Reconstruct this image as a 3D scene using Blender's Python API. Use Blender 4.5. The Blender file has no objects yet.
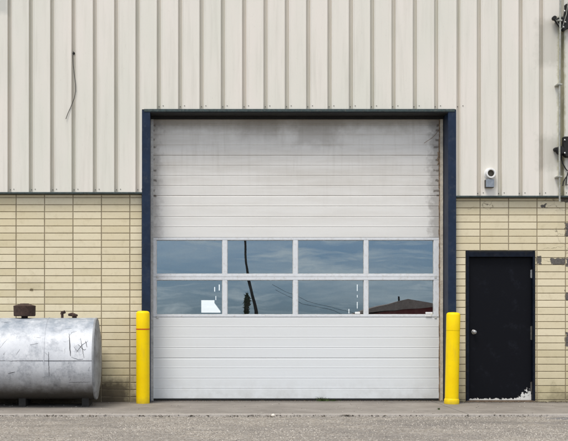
import bpy, math, random
from mathutils import Vector, noise
random.seed(7)
S = bpy.context.scene
COL = S.collection
R = math.radians
CX, CY, CZ, F = -1.343, -15.0, 1.257, 1050.0      # viewpoint, focal length in photo pixels

def P(px, py, y=0.0):
    s = (y - CY) / F
    return (CX + (px - 190) * s, CZ - (py - 314) * s)
def PX(px, y=0.0): return P(px, 0, y)[0]
def PZ(py, y=0.0): return P(0, py, y)[1]

# ------------------------------------------------------------------ nodes
class NT:
    def __init__(s, tree): s.t = tree; s.c = {}
    def n(s, typ, ins=None, out=0, **kw):
        nd = s.t.nodes.new(typ)
        for k, v in kw.items(): setattr(nd, k, v)
        if ins:
            for k, v in ins.items():
                if v is None: continue
                sock = nd.inputs[k]
                if isinstance(v, bpy.types.NodeSocket): s.t.links.new(v, sock)
                else: sock.default_value = v
        return nd.outputs[out] if (out is not None and len(nd.outputs)) else nd
    def m(s, op, a, b=None, c=None, clamp=False):
        return s.n('ShaderNodeMath', {0: a, 1: b, 2: c}, operation=op, use_clamp=clamp)
    def pos(s):
        if 'p' not in s.c: s.c['p'] = s.n('ShaderNodeTexCoord', out=3)
        return s.c['p']
    def xyz(s):
        if 'x' not in s.c:
            nd = s.n('ShaderNodeSeparateXYZ', {0: s.pos()}, out=None); s.c['x'] = [nd.outputs[i] for i in range(3)]
        return s.c['x']
    def noise(s, scale, detail=4, rough=.55, sc=(1, 1, 1), off=(0, 0, 0), dist=0, out=0):
        v = s.n('ShaderNodeMapping', {'Vector': s.pos(), 'Scale': sc, 'Location': off})
        return s.n('ShaderNodeTexNoise', {'Vector': v, 'Scale': scale, 'Detail': detail, 'Roughness': rough, 'Distortion': dist}, out=out)
    def ramp(s, f, a, b, lo=0., hi=1.):
        return s.n('ShaderNodeMapRange', {0: f, 1: a, 2: b, 3: lo, 4: hi})
    def mix(s, f, a, b, mode='MIX'):
        c = lambda v: v if isinstance(v, bpy.types.NodeSocket) else tuple(v) + ((1,) if len(v) == 3 else ())
        return s.n('ShaderNodeMix', {0: f, 6: c(a), 7: c(b)}, out=2, data_type='RGBA', blend_type=mode)
    def box(s, cx, cz, hx, hz, soft=.05, amt=.08, ns=12.):
        x, y, z = s.xyz()
        key = ('n', ns)
        if key not in s.c: s.c[key] = s.m('SUBTRACT', s.noise(ns, 4, .6), .5)
        dx = s.m('SUBTRACT', s.m('ABSOLUTE', s.m('SUBTRACT', x, cx)), hx)
        dz = s.m('SUBTRACT', s.m('ABSOLUTE', s.m('SUBTRACT', z, cz)), hz)
        d = s.m('MULTIPLY_ADD', s.c[key], amt * 4, s.m('MAXIMUM', dx, dz))
        return s.ramp(d, soft, 0.)
    def pbox(s, x0, x1, y0, y1, yy=0., **k):
        a = P(x0, y0, yy); b = P(x1, y1, yy)
        return s.box((a[0] + b[0]) / 2, (a[1] + b[1]) / 2, abs(b[0] - a[0]) / 2, abs(a[1] - b[1]) / 2, **k)

def newmat(name):
    m = bpy.data.materials.new(name); m.use_nodes = True
    m.node_tree.nodes.clear()
    return m, NT(m.node_tree)
def finish(m, N, col, rough=.7, metal=0., bump=None, bs=.3, bd=.005, spec=.4, extra=None):
    nrm = None
    if bump is not None: nrm = N.n('ShaderNodeBump', {'Height': bump, 'Strength': bs, 'Distance': bd})
    c = col if isinstance(col, bpy.types.NodeSocket) else tuple(col) + (1,)
    ins = {'Base Color': c, 'Roughness': rough, 'Metallic': metal, 'Normal': nrm, 'Specular IOR Level': spec}
    if extra: ins.update(extra)
    b = N.n('ShaderNodeBsdfPrincipled', ins)
    N.n('ShaderNodeOutputMaterial', {0: b})
    return m
def simple(name, col, rough=.7, metal=0., var=.25, ns=8., bs=.15, spec=.4, dirt=None):
    m, N = newmat(name)
    f = N.noise(ns, 6, .65)
    c = N.mix(N.ramp(f, .3, .7), [v * (1 - var) for v in col], [min(1, v * (1 + var)) for v in col])
    if dirt:
        c = N.mix(N.ramp(N.noise(ns * 2.3, 6, .7, off=(3, 1, 7)), .52, .72, 0, .8), c, dirt)
    return finish(m, N, c, rough, metal, N.noise(ns * 12, 3), bs, .002, spec)

# ------------------------------------------------------------------ mesh builder
class MB:
    def __init__(s): s.v = []; s.f = []; s.mi = []; s.sm = []; s.tone = []
    def add(s, vs, fs, mi=0, smooth=False, tone=.5):
        o = len(s.v); s.v += [tuple(v) for v in vs]
        for f in fs: s.f.append([i + o for i in f]); s.mi.append(mi); s.sm.append(smooth); s.tone.append(tone)
    def box(s, x0, x1, y0, y1, z0, z1, mi=0, c=0.):
        if c <= 0:
            vs = [(x, y, z) for x in (x0, x1) for y in (y0, y1) for z in (z0, z1)]
            s.add(vs, [(0, 1, 3, 2), (4, 6, 7, 5), (0, 4, 5, 1), (2, 3, 7, 6), (0, 2, 6, 4), (1, 5, 7, 3)], mi)
        else:                                     # chamfer round the face towards -y
            vs = [(x0, y1, z0), (x1, y1, z0), (x1, y1, z1), (x0, y1, z1),
                  (x0, y0 + c, z0), (x1, y0 + c, z0), (x1, y0 + c, z1), (x0, y0 + c, z1),
                  (x0 + c, y0, z0 + c), (x1 - c, y0, z0 + c), (x1 - c, y0, z1 - c), (x0 + c, y0, z1 - c)]
            fs = [(3, 2, 1, 0), (8, 9, 10, 11)]
            for i in range(4):
                j = (i + 1) % 4
                fs += [(i, j, j + 4, i + 4), (i + 4, j + 4, j + 8, i + 8)]
            s.add(vs, fs, mi, tone=random.random())
    def lathe(s, prof, c, axis='z', n=32, mi=0, smooth=True, caps=True, rfun=None):
        vs = []; m = len(prof)
        for k in range(n):
            a = 2 * math.pi * k / n
            for i, (r, h) in enumerate(prof):
                rr = r * (rfun(a, h) if rfun else 1)
                u, w = rr * math.cos(a), rr * math.sin(a)
                vs.append({'z': (c[0] + u, c[1] + w, c[2] + h), 'x': (c[0] + h, c[1] + u, c[2] + w), 'y': (c[0] + w, c[1] + h, c[2] + u)}[axis])
        fs = []
        for k in range(n):
            k2 = (k + 1) % n
            for i in range(m - 1): fs.append((k * m + i, k2 * m + i, k2 * m + i + 1, k * m + i + 1))
        if caps:
            if prof[0][0] > 1e-5: fs.append([k * m for k in range(n)][::-1])
            if prof[-1][0] > 1e-5: fs.append([k * m + m - 1 for k in range(n)])
        s.add(vs, fs, mi, smooth)
    def tube(s, pts, r, n=8, mi=0, smooth=True):
        pts = [Vector(p) for p in pts]; rs = r if isinstance(r, (list, tuple)) else [r] * len(pts)
        vs = []; up = None
        for i, p in enumerate(pts):
            d = (pts[min(i + 1, len(pts) - 1)] - pts[max(i - 1, 0)]).normalized()
            if up is None: up = d.orthogonal().normalized()
            up = (up - d * up.dot(d)).normalized(); w = d.cross(up)
            for k in range(n):
                a = 2 * math.pi * k / n
                vs.append(p + (up * math.cos(a) + w * math.sin(a)) * rs[i])
        fs = []
        for i in range(len(pts) - 1):
            for k in range(n):
                k2 = (k + 1) % n
                fs.append((i * n + k, i * n + k2, (i + 1) * n + k2, (i + 1) * n + k))
        fs.append(list(range(n))[::-1]); fs.append([(len(pts) - 1) * n + k for k in range(n)])
        s.add(vs, fs, mi, smooth)
    def prism(s, poly, y0, y1, mi=0):              # poly in x,z ; extruded along y
        n = len(poly)
        vs = [(x, y0, z) for x, z in poly] + [(x, y1, z) for x, z in poly]
        fs = [list(range(n)), list(range(n, 2 * n))[::-1]] + [(i, i + n, (i + 1) % n + n, (i + 1) % n) for i in range(n)]
        s.add(vs, fs, mi)
    def prismx(s, poly, x0, x1, mi=0):             # poly in y,z ; extruded along x
        n = len(poly)
        vs = [(x0, y, z) for y, z in poly] + [(x1, y, z) for y, z in poly]
        fs = [list(range(n)), list(range(n, 2 * n))[::-1]] + [(i, i + n, (i + 1) % n + n, (i + 1) % n) for i in range(n)]
        s.add(vs, fs, mi)
    def rock(s, c, r, mi=0, flat=.7):
        vs = []; t = (1 + 5 ** .5) / 2
        base = [(-1, t, 0), (1, t, 0), (-1, -t, 0), (1, -t, 0), (0, -1, t), (0, 1, t), (0, -1, -t), (0, 1, -t), (t, 0, -1), (t, 0, 1), (-t, 0, -1), (-t, 0, 1)]
        a = random.random() * 6
        for b in base:
            k = r / 1.9 * random.uniform(.7, 1.25)
            x, y, z = b
            vs.append((c[0] + (x * math.cos(a) - y * math.sin(a)) * k, c[1] + (x * math.sin(a) + y * math.cos(a)) * k, c[2] + z * k * flat))
        fs = [(0, 11, 5), (0, 5, 1), (0, 1, 7), (0, 7, 10), (0, 10, 11), (1, 5, 9), (5, 11, 4), (11, 10, 2), (10, 7, 6), (7, 1, 8),
              (3, 9, 4), (3, 4, 2), (3, 2, 6), (3, 6, 8), (3, 8, 9), (4, 9, 5), (2, 4, 11), (6, 2, 10), (8, 6, 7), (9, 8, 1)]
        s.add(vs, fs, mi, tone=random.random())
    def build(s, name, mats, parent=None, loc=None, label=None, bevel=0., cat=None, group=None, kind=None):
        me = bpy.data.meshes.new(name)
        off = Vector(loc) if loc else Vector((0, 0, 0))
        me.from_pydata([tuple(Vector(v) - off) for v in s.v], [], s.f)
        for m in (mats if isinstance(mats, (list, tuple)) else [mats]): me.materials.append(m)
        me.polygons.foreach_set('material_index', s.mi)
        me.polygons.foreach_set('use_smooth', s.sm)
        at = me.attributes.new('tone', 'FLOAT', 'FACE'); at.data.foreach_set('value', s.tone)
        me.update()
        import bmesh
        bm = bmesh.new(); bm.from_mesh(me); bmesh.ops.recalc_face_normals(bm, faces=bm.faces)
        for e in bm.edges:
            if len(e.link_faces) == 2 and e.calc_face_angle(0) > R(38): e.smooth = False
        bm.to_mesh(me); bm.free()
        o = bpy.data.objects.new(name, me); COL.objects.link(o)
        if parent:
            o.parent = parent
            o.location = off - wloc(parent)
        else: o.location = off
        if bevel > 0:
            b = o.modifiers.new('bevel', 'BEVEL'); b.width = bevel; b.segments = 2; b.limit_method = 'ANGLE'
        tag(o, label, cat, group, kind)
        return o
def wloc(o):
    v = Vector((0, 0, 0))
    while o: v += o.location; o = o.parent
    return v
def tag(o, label=None, cat=None, group=None, kind=None):
    if label: o['label'] = label
    if cat: o['category'] = cat
    if group: o['group'] = group
    if kind: o['kind'] = kind
def empty(name, loc, label, cat, group=None):
    o = bpy.data.objects.new(name, None); COL.objects.link(o); o.location = loc; o.empty_display_size = .2
    tag(o, label, cat, group); return o
# parts inside a thing keep object coordinates relative to the part; building parts all sit at the origin

# ------------------------------------------------------------------ materials
# ribbed steel siding
m, N = newmat('siding_paint')
c = N.mix(N.ramp(N.noise(.8, 3, sc=(1.6, 1, .5)), .38, .62), (.675, .66, .58), (.735, .69, .62))
c = N.mix(N.ramp(N.noise(2.2, 7, .65, sc=(6, 1, .35)), .50, .78, 0, .38), c, (.48, .46, .39))
c = N.mix(N.ramp(N.noise(60, 4, .7, sc=(1, 1, .3)), .62, .75, 0, .25), c, (.35, .33, .28))
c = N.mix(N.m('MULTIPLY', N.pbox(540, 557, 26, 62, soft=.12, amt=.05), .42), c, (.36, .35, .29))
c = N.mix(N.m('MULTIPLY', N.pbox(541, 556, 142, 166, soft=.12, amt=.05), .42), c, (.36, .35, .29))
c = N.mix(N.m('MULTIPLY', N.pbox(-14, 6, -20, 12, soft=.08, amt=.02), .5), c, (.36, .38, .35))
c = N.mix(N.m('MULTIPLY', N.pbox(557, 562, 20, 196, soft=.03, amt=.02), .6), c, (.30, .28, .12))
M_siding = finish(m, N, c, .5, 0, N.m('ADD', N.noise(3, 2, sc=(1, 1, .2)), N.m('MULTIPLY', N.noise(120, 3), .06)), .25, .01, .4)

# cream block faces
m, N = newmat('cream_block')
tone = N.n('ShaderNodeAttribute', out=2, attribute_name='tone')
x, y, z = N.xyz()
c = N.mix(tone, (.63, .545, .355), (.75, .665, .475))
c = N.mix(N.ramp(N.noise(1.1, 4), .35, .7, 0, .5), c, (.66, .60, .44))
c = N.mix(N.ramp(N.noise(9, 8, .72), .52, .8, 0, .5), c, (.40, .33, .19))
c = N.mix(N.ramp(N.noise(70, 4, .7), .60, .74, 0, .45), c, (.33, .27, .17))
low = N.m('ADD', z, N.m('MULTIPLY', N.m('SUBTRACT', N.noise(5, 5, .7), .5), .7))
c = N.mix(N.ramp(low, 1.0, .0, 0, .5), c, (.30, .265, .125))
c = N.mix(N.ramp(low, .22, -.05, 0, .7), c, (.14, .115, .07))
c = N.mix(N.m('MULTIPLY', N.pbox(-60, 124, 386, 404, soft=.16, amt=.06), .85), c, (.05, .038, .028))  # shade behind and under the tank, painted onto the wall colour
sp = None
for (a, b, cc, d, am) in ((551, 566, 258.5, 264.5, .012), (536.5, 541, 256.5, 264, .008), (566, 590, 258.5, 266, .012), (561, 580, 195, 202, .01),
                     (565.5, 580, 224, 236, .018), (565.5, 575, 333, 346, .015), (541.5, 546, 204, 207.5, .02), (566, 580, 292, 300, .02)):
    k = N.pbox(a, b, cc, d, soft=.006, amt=am * 1.9, ns=16.)
    sp = k if sp is None else N.m('MAXIMUM', sp, k)
c = N.mix(sp, c, N.mix(N.noise(40, 5), (.035, .035, .035), (.20, .18, .16)))
reg = N.m('MAXIMUM', N.m('MAXIMUM', N.pbox(543, 580, 197, 207, soft=.06, amt=.05), N.pbox(545, 600, 232, 262, soft=.08, amt=.06)), N.pbox(470, 492, 202, 209, soft=.04, amt=.03))
vv = N.n('ShaderNodeMapping', {'Vector': N.pos(), 'Scale': (1, 0, 2.2)})
vv = N.n('ShaderNodeVectorMath', {0: vv, 1: N.n('ShaderNodeVectorMath', {0: N.noise(9, 4, out=1), 'Scale': .25}, operation='SCALE')}, operation='ADD')
ed = N.n('ShaderNodeTexVoronoi', {'Vector': vv, 'Scale': 3.2}, feature='DISTANCE_TO_EDGE')
crack = N.m('MULTIPLY', N.m('MULTIPLY', N.ramp(ed, .016, .0), N.ramp(N.noise(7, 3), .42, .55)), reg)
c = N.mix(crack, c, (.10, .085, .06))
dot = N.m('MAXIMUM', N.pbox(30, 33, 288.8, 290.6, soft=.01, amt=.01, ns=22.), N.m('MULTIPLY', N.pbox(16, 38, 281, 287, soft=.08, amt=.06), .12))
c = N.mix(dot, c, (.2, .16, .09))
h = N.m('SUBTRACT', N.m('ADD', N.m('MULTIPLY', N.noise(160, 4, .7), .25), N.m('MULTIPLY', N.noise(14, 5), .4)), N.m('MULTIPLY', N.m('MAXIMUM', sp, crack), 1.3))
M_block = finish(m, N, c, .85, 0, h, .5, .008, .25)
M_mortar = simple('mortar', (.27, .225, .155), .95, var=.3, ns=14)

M_navy = simple('navy_paint', (.013, .024, .050), .42, var=.25, ns=6, spec=.2, dirt=(.035, .045, .065))
M_darknavy = simple('dark_frame_paint', (.006, .009, .017), .5, var=.4, ns=10, spec=.12, dirt=(.02, .02, .02))
M_blackgreen = simple('dark_flashing', (.035, .055, .055), .5, var=.4, ns=20, dirt=(.12, .12, .10))
M_black = simple('black_rubber', (.012, .012, .012), .7, var=.4)
M_darkgrey = simple('interior_paint', (.13, .13, .13), .9)
M_conc_in = simple('interior_concrete', (.12, .12, .12), .9)
M_roof = simple('roof_membrane', (.2, .2, .2), .9)
M_steel = simple('worn_steel', (.42, .42, .41), .4, .9, ns=30, dirt=(.25, .2, .15))
M_lightgrey = simple('grey_door_trim', (.50, .50, .48), .5, ns=14, dirt=(.30, .28, .22))
M_creamtrim = simple('cream_trim', (.52, .47, .38), .6, ns=14, dirt=(.32, .24, .16))
M_rust = simple('rusty_seal', (.24, .17, .11), .9, var=.6, ns=18, dirt=(.03, .025, .02))
M_galv = simple('galvanised_conduit', (.38, .38, .34), .5, .5, ns=12, dirt=(.20, .19, .09))

# overhead door paint
DY = .22
m, N = newmat('door_paint')
x, y, z = N.xyz()
c = N.mix(N.ramp(z, .4, 3.2), (.70, .725, .735), (.71, .69, .645))
st = N.noise(1.6, 7, .62, sc=(.5, 1, 4))
c = N.mix(N.m('MULTIPLY', N.ramp(st, .42, .66), N.ramp(z, 2.0, 3.9, .06, .5)), c, (.47, .43, .37))
ver = N.noise(3, 6, .65, sc=(5, 1, .5))
c = N.mix(N.m('MULTIPLY', N.ramp(ver, .50, .8), N.ramp(z, 2.7, 4.1, .03, .38)), c, (.36, .32, .26))
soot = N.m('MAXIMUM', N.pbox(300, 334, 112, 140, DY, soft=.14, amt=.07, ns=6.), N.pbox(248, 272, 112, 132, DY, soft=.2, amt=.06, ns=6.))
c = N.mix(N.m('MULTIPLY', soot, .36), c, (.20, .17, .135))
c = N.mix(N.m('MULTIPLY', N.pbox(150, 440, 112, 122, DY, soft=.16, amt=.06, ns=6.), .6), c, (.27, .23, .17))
redge = N.m('MULTIPLY', N.pbox(433, 440, 120, 236, DY, soft=.09, amt=.07, ns=12.), .55)
ledge = N.m('MULTIPLY', N.pbox(150, 155, 118, 236, DY, soft=.12, amt=.07, ns=12.), .45)
c = N.mix(N.m('MAXIMUM', redge, ledge), c, (.22, .20, .18))
rl = None                                          # rusty drips where each groove meets the edge
for a in (125.5, 130.5, 140, 147, 160, 170.5, 180.5, 191, 195.8):
    random.seed(int(a * 10))
    for (u, v) in ((153, 153.8 + random.random() * 2.4), (438 - random.random() * 4, 439)):
        k = N.pbox(u, v, a - .5, a + .45, DY, soft=.016, amt=.014, ns=22.)
        rl = k if rl is None else N.m('MAXIMUM', rl, k)
c = N.mix(N.m('MULTIPLY', rl, .75), c, (.09, .07, .05))
c = N.mix(N.ramp(N.noise(45, 5, .8), .70, .78, 0, .6), c, (.25, .22, .18))
c = N.mix(N.m('MULTIPLY', N.ramp(z, .35, .03), N.ramp(N.noise(6, 6, .7), .4, .7, 0, .4)), c, (.36, .34, .30))
M_door = finish(m, N, c, .42, 0, N.m('ADD', N.noise(2.0, 3), N.m('MULTIPLY', N.noise(150, 2), .05)), .2, .008, .45)
M_frame = simple('white_window_frame', (.66, .68, .70), .4, ns=9, var=.06, dirt=(.50, .49, .46))

# window glass: tinted, partly see-through, partly mirror
m, N = newmat('window_glass')
tr = N.n('ShaderNodeBsdfTransparent', {0: (.92, .95, .95, 1)})
gl = N.n('ShaderNodeBsdfGlossy', {'Color': (.76, .92, 1.0, 1), 'Roughness': .0,
     'Normal': N.n('ShaderNodeBump', {'Height': N.noise(2.2, 1), 'Strength': .018, 'Distance': .02})})
mx = N.n('ShaderNodeMixShader', {0: .32, 1: tr, 2: gl})
dirt = N.n('ShaderNodeBsdfDiffuse', {0: (.25, .25, .24, 1)})
mx = N.n('ShaderNodeMixShader', {0: N.ramp(N.noise(9, 6, .7, sc=(1, 1, .5)), .45, .85, .015, .10), 1: mx, 2: dirt})
N.n('ShaderNodeOutputMaterial', {0: mx})
M_glass = m

# scuffed black door
m, N = newmat('scuffed_black_paint')
x, y, z = N.xyz()
c = N.mix(N.ramp(N.noise(5, 7, .75), .56, .72, 0, .5), (.005, .0055, .008), (.02, .023, .032))
xr = PX(531, .05)
lim = N.m('MULTIPLY_ADD', N.ramp(x, xr - .22, xr - .03), .17, .024)
f = N.m('SUBTRACT', 1, N.m('DIVIDE', N.m('SUBTRACT', z, .03), lim))
f = N.m('ADD', f, N.m('MULTIPLY', N.m('SUBTRACT', N.noise(24, 6, .72), .50), 4.6))
chip = N.ramp(f, .38, .46)
chip = N.m('MULTIPLY', chip, N.ramp(z, .34, .24))
c = N.mix(chip, c, N.mix(N.noise(7), (.60, .60, .57), (.72, .71, .68)))
M_bdoor = finish(m, N, c, N.m('SUBTRACT', .65, N.m('MULTIPLY', N.noise(4, 4), .25)), 0, N.m('SUBTRACT', N.m('MULTIPLY', N.noise(20, 4), .3), chip), .35, .003, .10)
M_sill = simple('stained_sill', (.15, .105, .07), .8, ns=20, var=.5)
M_white = simple('white_plastic', (.75, .75, .73), .4, ns=20, var=.08, dirt=(.5, .48, .42))
M_greybox = simple('grey_box_paint', (.22, .25, .29), .5, ns=20, var=.2)
M_duct = simple('duct_inside', (.10, .09, .07), .8)

# bollard yellow
m, N = newmat('bollard_yellow')
x, y, z = N.xyz()
c = N.mix(N.ramp(N.noise(4, 5), .3, .7), (.86, .59, .0), (.92, .66, .0))
c = N.mix(N.ramp(N.noise(10, 7, .75, sc=(1, 1, 3)), .58, .78, 0, .5), c, (.52, .36, .01))
c = N.mix(N.ramp(N.noise(34, 5, .8, sc=(1, 1, .5), off=(2, 0, 3)), .66, .70, 0, .55), c, (.22, .17, .05))
c = N.mix(N.m('MULTIPLY', N.ramp(N.noise(5, 7, .7, sc=(3, 3, .6), off=(7, 0, 3)), .52, .72, 0, .35), N.ramp(z, 1.3, .3, .5, 1)), c, (.45, .33, .06))
lowb = N.m('ADD', z, N.m('MULTIPLY', N.noise(20, 4), .08))
c = N.mix(N.ramp(lowb, .14, .03, 0, .6), c, (.30, .22, .04))
M_yellow = finish(m, N, c, .45, 0, N.noise(25, 3), .12, .003, .2)
M_red = simple('red_stripe', (.55, .06, .01), .5, var=.15)

# silver tank paint
m, N = newmat('tank_silver')
x, y, z = N.xyz()
c = N.mix(N.ramp(N.noise(1.8, 6, .6), .35, .7), (.52, .54, .57), (.69, .705, .725))
c = N.mix(N.ramp(N.noise(5, 8, .75, off=(4, 2, 1)), .50, .70, 0, .8), c, (.24, .26, .29))
c = N.mix(N.ramp(N.noise(7, 8, .8, off=(8, 2, 1), sc=(1, 1, .35)), .55, .68, 0, .5), c, (.82, .83, .84))
c = N.mix(N.ramp(N.noise(16, 8, .8, off=(1, 5, 1), sc=(1, 1, .4)), .60, .70, 0, .8), c, (.09, .09, .10))
c = N.mix(N.ramp(N.noise(45, 5, .8, off=(1, 9, 1)), .62, .70, 0, .7), c, (.10, .09, .09))
zz_ = N.m('ADD', z, N.m('MULTIPLY', N.noise(3, 6, .7, sc=(1.5, 1, .4)), .16))  # next two mixes paint underside shade, along with mud, into the lower shell
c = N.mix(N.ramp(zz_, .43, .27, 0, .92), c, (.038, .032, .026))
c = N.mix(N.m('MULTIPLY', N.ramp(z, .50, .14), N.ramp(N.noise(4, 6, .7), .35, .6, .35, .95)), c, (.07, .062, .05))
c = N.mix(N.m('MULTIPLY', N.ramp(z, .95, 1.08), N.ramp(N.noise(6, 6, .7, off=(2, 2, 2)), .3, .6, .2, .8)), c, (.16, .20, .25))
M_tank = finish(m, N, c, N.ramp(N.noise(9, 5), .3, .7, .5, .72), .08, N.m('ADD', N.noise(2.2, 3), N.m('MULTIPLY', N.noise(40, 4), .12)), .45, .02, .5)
M_head = simple('dull_head_paint', (.27, .28, .29), .65, var=.35, ns=4, spec=.3, dirt=(.08, .075, .07))
M_footing = simple('near_black_steel', (.035, .032, .028), .8, ns=15)  # near-black steel of the saddle legs
M_scratch = simple('black_scrawl', (.03, .03, .035), .7, ns=40)
M_rustcan = simple('dark_rust', (.045, .026, .020), .85, var=.5, ns=25, bs=.4, dirt=(.085, .045, .03))
M_tanksteel = simple('grimy_steel', (.09, .085, .075), .7, .2, ns=15, dirt=(.04, .03, .025))

# asphalt with exposed aggregate
m, N = newmat('worn_asphalt')
vor = N.n('ShaderNodeTexVoronoi', {'Vector': N.pos(), 'Scale': 62., 'Randomness': 1.}, out=None)
vsep = N.n('ShaderNodeSeparateColor', {0: vor.outputs['Color']}, out=None)
st = vsep.outputs[0]
c = N.mix(N.ramp(st, 0, 1), (.17, .15, .125), (.42, .375, .315))
c = N.mix(N.ramp(vsep.outputs[1], .86, .92), c, (.56, .54, .50))
c = N.mix(N.ramp(vsep.outputs[2], .90, .96), c, (.07, .06, .055))
c = N.mix(N.ramp(vor.outputs['Distance'], .50, .85, 0, .55), c, (.11, .10, .09))
c = N.mix(N.ramp(N.noise(22, 5, .7), .35, .65, .0, .35), c, (.33, .295, .245))
c = N.mix(N.ramp(N.noise(1.1, 7, .7), .40, .66, 0, .6), c, (.15, .138, .125))
c = N.mix(N.ramp(N.noise(3.5, 7, .75, sc=(.6, 1.6, 1), off=(2, 7, 0)), .50, .66, 0, .5), c, (.14, .128, .115))
c = N.mix(N.ramp(N.noise(1.7, 7, .75, off=(2, 3, 0)), .54, .7, 0, .4), c, (.44, .40, .35))
c = N.mix(N.ramp(N.noise(.5, 5, .6, sc=(.4, 2.2, 1), off=(5, 5, 0)), .52, .68, 0, .4), c, (.12, .11, .105))
x, y, z = N.xyz()
def spot(cx, cy, hx, hy, soft):
    d = N.m('ADD', N.m('POWER', N.m('DIVIDE', N.m('SUBTRACT', x, cx), hx), 2), N.m('POWER', N.m('DIVIDE', N.m('SUBTRACT', y, cy), hy), 2))
    return N.ramp(N.m('MULTIPLY_ADD', N.m('SUBTRACT', N.noise(5, 6, .7), .5), 3.2, d), 1 + soft, 1 - soft)
c = N.mix(N.m('MULTIPLY', spot(3.42, -2.08, .33, .16, .3), .65), c, (.10, .105, .12))
c = N.mix(N.m('MULTIPLY', spot(1.7, -2.5, .8, .25, .8), .35), c, (.13, .12, .105))
c = N.mix(N.m('MULTIPLY', spot(-3.2, -2.9, .9, .15, .8), .35), c, (.13, .12, .105))
h = N.m('ADD', N.m('MULTIPLY', N.m('SUBTRACT', 1, vor.outputs['Distance']), N.m('ADD', st, .3)), N.m('MULTIPLY', N.noise(6, 4), 1.2))
M_asphalt = finish(m, N, c, .9, 0, h, .8, .008, .3)

m, N = newmat('worn_concrete')
x, y, z = N.xyz()
c = N.mix(N.ramp(N.noise(1.6, 7, .65), .35, .68), (.185, .165, .143), (.275, .25, .22))
c = N.mix(N.ramp(N.noise(9, 8, .75, sc=(.5, 1.6, 1)), .5, .72, 0, .55), c, (.15, .135, .12))
c = N.mix(N.ramp(N.noise(130, 3, .7), .56, .70, 0, .55), c, (.40, .38, .35))
c = N.mix(N.ramp(N.noise(22, 4, .7, off=(3, 3, 0)), .64, .70, 0, .7), c, (.06, .055, .05))
c = N.mix(N.ramp(N.noise(2.5, 7, .7, off=(9, 3, 0), sc=(1, 2, 1)), .55, .70, 0, .55), c, (.10, .088, .075))
ey = N.m('ADD', y, N.m('MULTIPLY', N.noise(14, 4), .18))
c = N.mix(N.ramp(ey, -1.58, -1.72, 0, .6), c, (.40, .37, .335))          # worn lighter front lip
c = N.mix(N.ramp(ey, -.22, .12, 0, .7), c, (.10, .09, .08))            # grime along the wall
M_conc = finish(m, N, c, .85, 0, N.m('ADD', N.noise(140, 3), N.m('MULTIPLY', N.noise(9, 5), .8)), .4, .006, .3)
M_grit = None
m, N = newmat('grit_stone')
tone = N.n('ShaderNodeAttribute', out=2, attribute_name='tone')
M_grit = finish(m, N, N.mix(tone, (.14, .125, .11), (.52, .475, .41)), .9)
M_soil = simple('dark_soil', (.09, .072, .05), .95, ns=30, var=.5)
M_stone = simple('pale_stone', (.72, .66, .58), .8, ns=40, var=.15)
M_leaf = simple('weed_green', (.07, .11, .03), .7, ns=20)
M_wood = simple('pole_wood', (.05, .045, .04), .9, ns=12)
M_bark = simple('bark', (.05, .04, .03), .9)
M_foliage = simple('foliage', (.04, .07, .025), .8, ns=5)
M_redbrick = simple('red_brick', (.26, .05, .05), .9, ns=5)
M_shingle = simple('grey_shingle', (.40, .29, .24), .9, ns=5)

# ------------------------------------------------------------------ setting
g = MB(); g.add([(-400, -500, -.03), (400, -500, -.03), (400, 500, -.03), (-400, 500, -.03)], [(0, 1, 2, 3)])
g.build('asphalt_ground', M_asphalt, kind='structure')

FRONT = -1.84
def edge(xx): return FRONT + .045 * noise.noise((xx * 1.3, 0, 3)) + .034 * noise.noise((xx * 7, 1, 3)) + .022 * noise.noise((xx * 23, 2, 3))
ap = MB()
cuts = [-9.6, -5.6, 2.145, 5.9, 9.6]
for a, b in zip(cuts[:-1], cuts[1:]):
    a += .005; b -= .005; n = int((b - a) / .02)
    xs = [a + (b - a) * i / n for i in range(n + 1)]
    vs = []
    for xx in xs:
        e = edge(xx)
        vs += [(xx, 0.30, 0), (xx, e + .03, .0), (xx, e + .008, -.006 + .004 * noise.noise((xx * 30, 0, 0))), (xx, e, -.03), (xx, e, -.08), (xx, .3, -.08)]
    fs = []
    for i in range(n):
        for k in range(5): fs.append((i * 6 + k, i * 6 + 6 + k, i * 6 + 7 + k, i * 6 + 1 + k))
    fs += [(0, 1, 2, 3, 4, 5), tuple((n * 6 + k) for k in (5, 4, 3, 2, 1, 0))]
    ap.add(vs, fs)
ap.build('concrete_apron', M_conc, kind='structure')

gr = MB()
def clear(xx, yy): return True
for i in range(2600):                              # loose grit, thickest along the apron edge
    xx = random.uniform(-6.5, 6.5)
    if random.random() < .5: yy = edge(xx) - abs(random.gauss(0, .05)) - .004; zz = -.03
    elif random.random() < .75: yy = random.uniform(-6, -1.9); zz = -.03
    else: yy = random.uniform(-1.8, -.1); zz = 0.
    r = random.uniform(.003, .0085) * (1.4 if random.random() < .06 else 1)
    gr.rock((xx, yy, zz + r * .3), r)
def chip(c, q):
    a = random.random() * 3; ca, sa = math.cos(a), math.sin(a); k = [q * random.uniform(.6, 1.3) for _ in range(5)]
    vs = [(c[0] + ca * k[0], c[1] + sa * k[0], c[2]), (c[0] - sa * k[1], c[1] + ca * k[1], c[2]), (c[0] - ca * k[2], c[1] - sa * k[2], c[2]), (c[0] + sa * k[3], c[1] - ca * k[3], c[2]), (c[0], c[1], c[2] + k[4] * .9)]
    gr.add(vs, [(0, 1, 4), (1, 2, 4), (2, 3, 4), (3, 0, 4)], tone=random.random() ** 1.3)
for i in range(18000):
    yy = random.uniform(-5.0, -1.86); w_ = (yy + 15) * .285
    xx = random.uniform(-3.2 - w_ * .35, 2.4 + w_ * .42)
    if noise.noise((xx * .9, yy * .7, 4)) < random.uniform(-.5, .25): continue
    chip((xx, yy, -.031), random.uniform(.0045, .0105))
gr.build('loose_grit', M_grit, kind='stuff', label='loose grit scattered on the asphalt and along the edge of the concrete', cat='grit')
so = MB()
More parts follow.
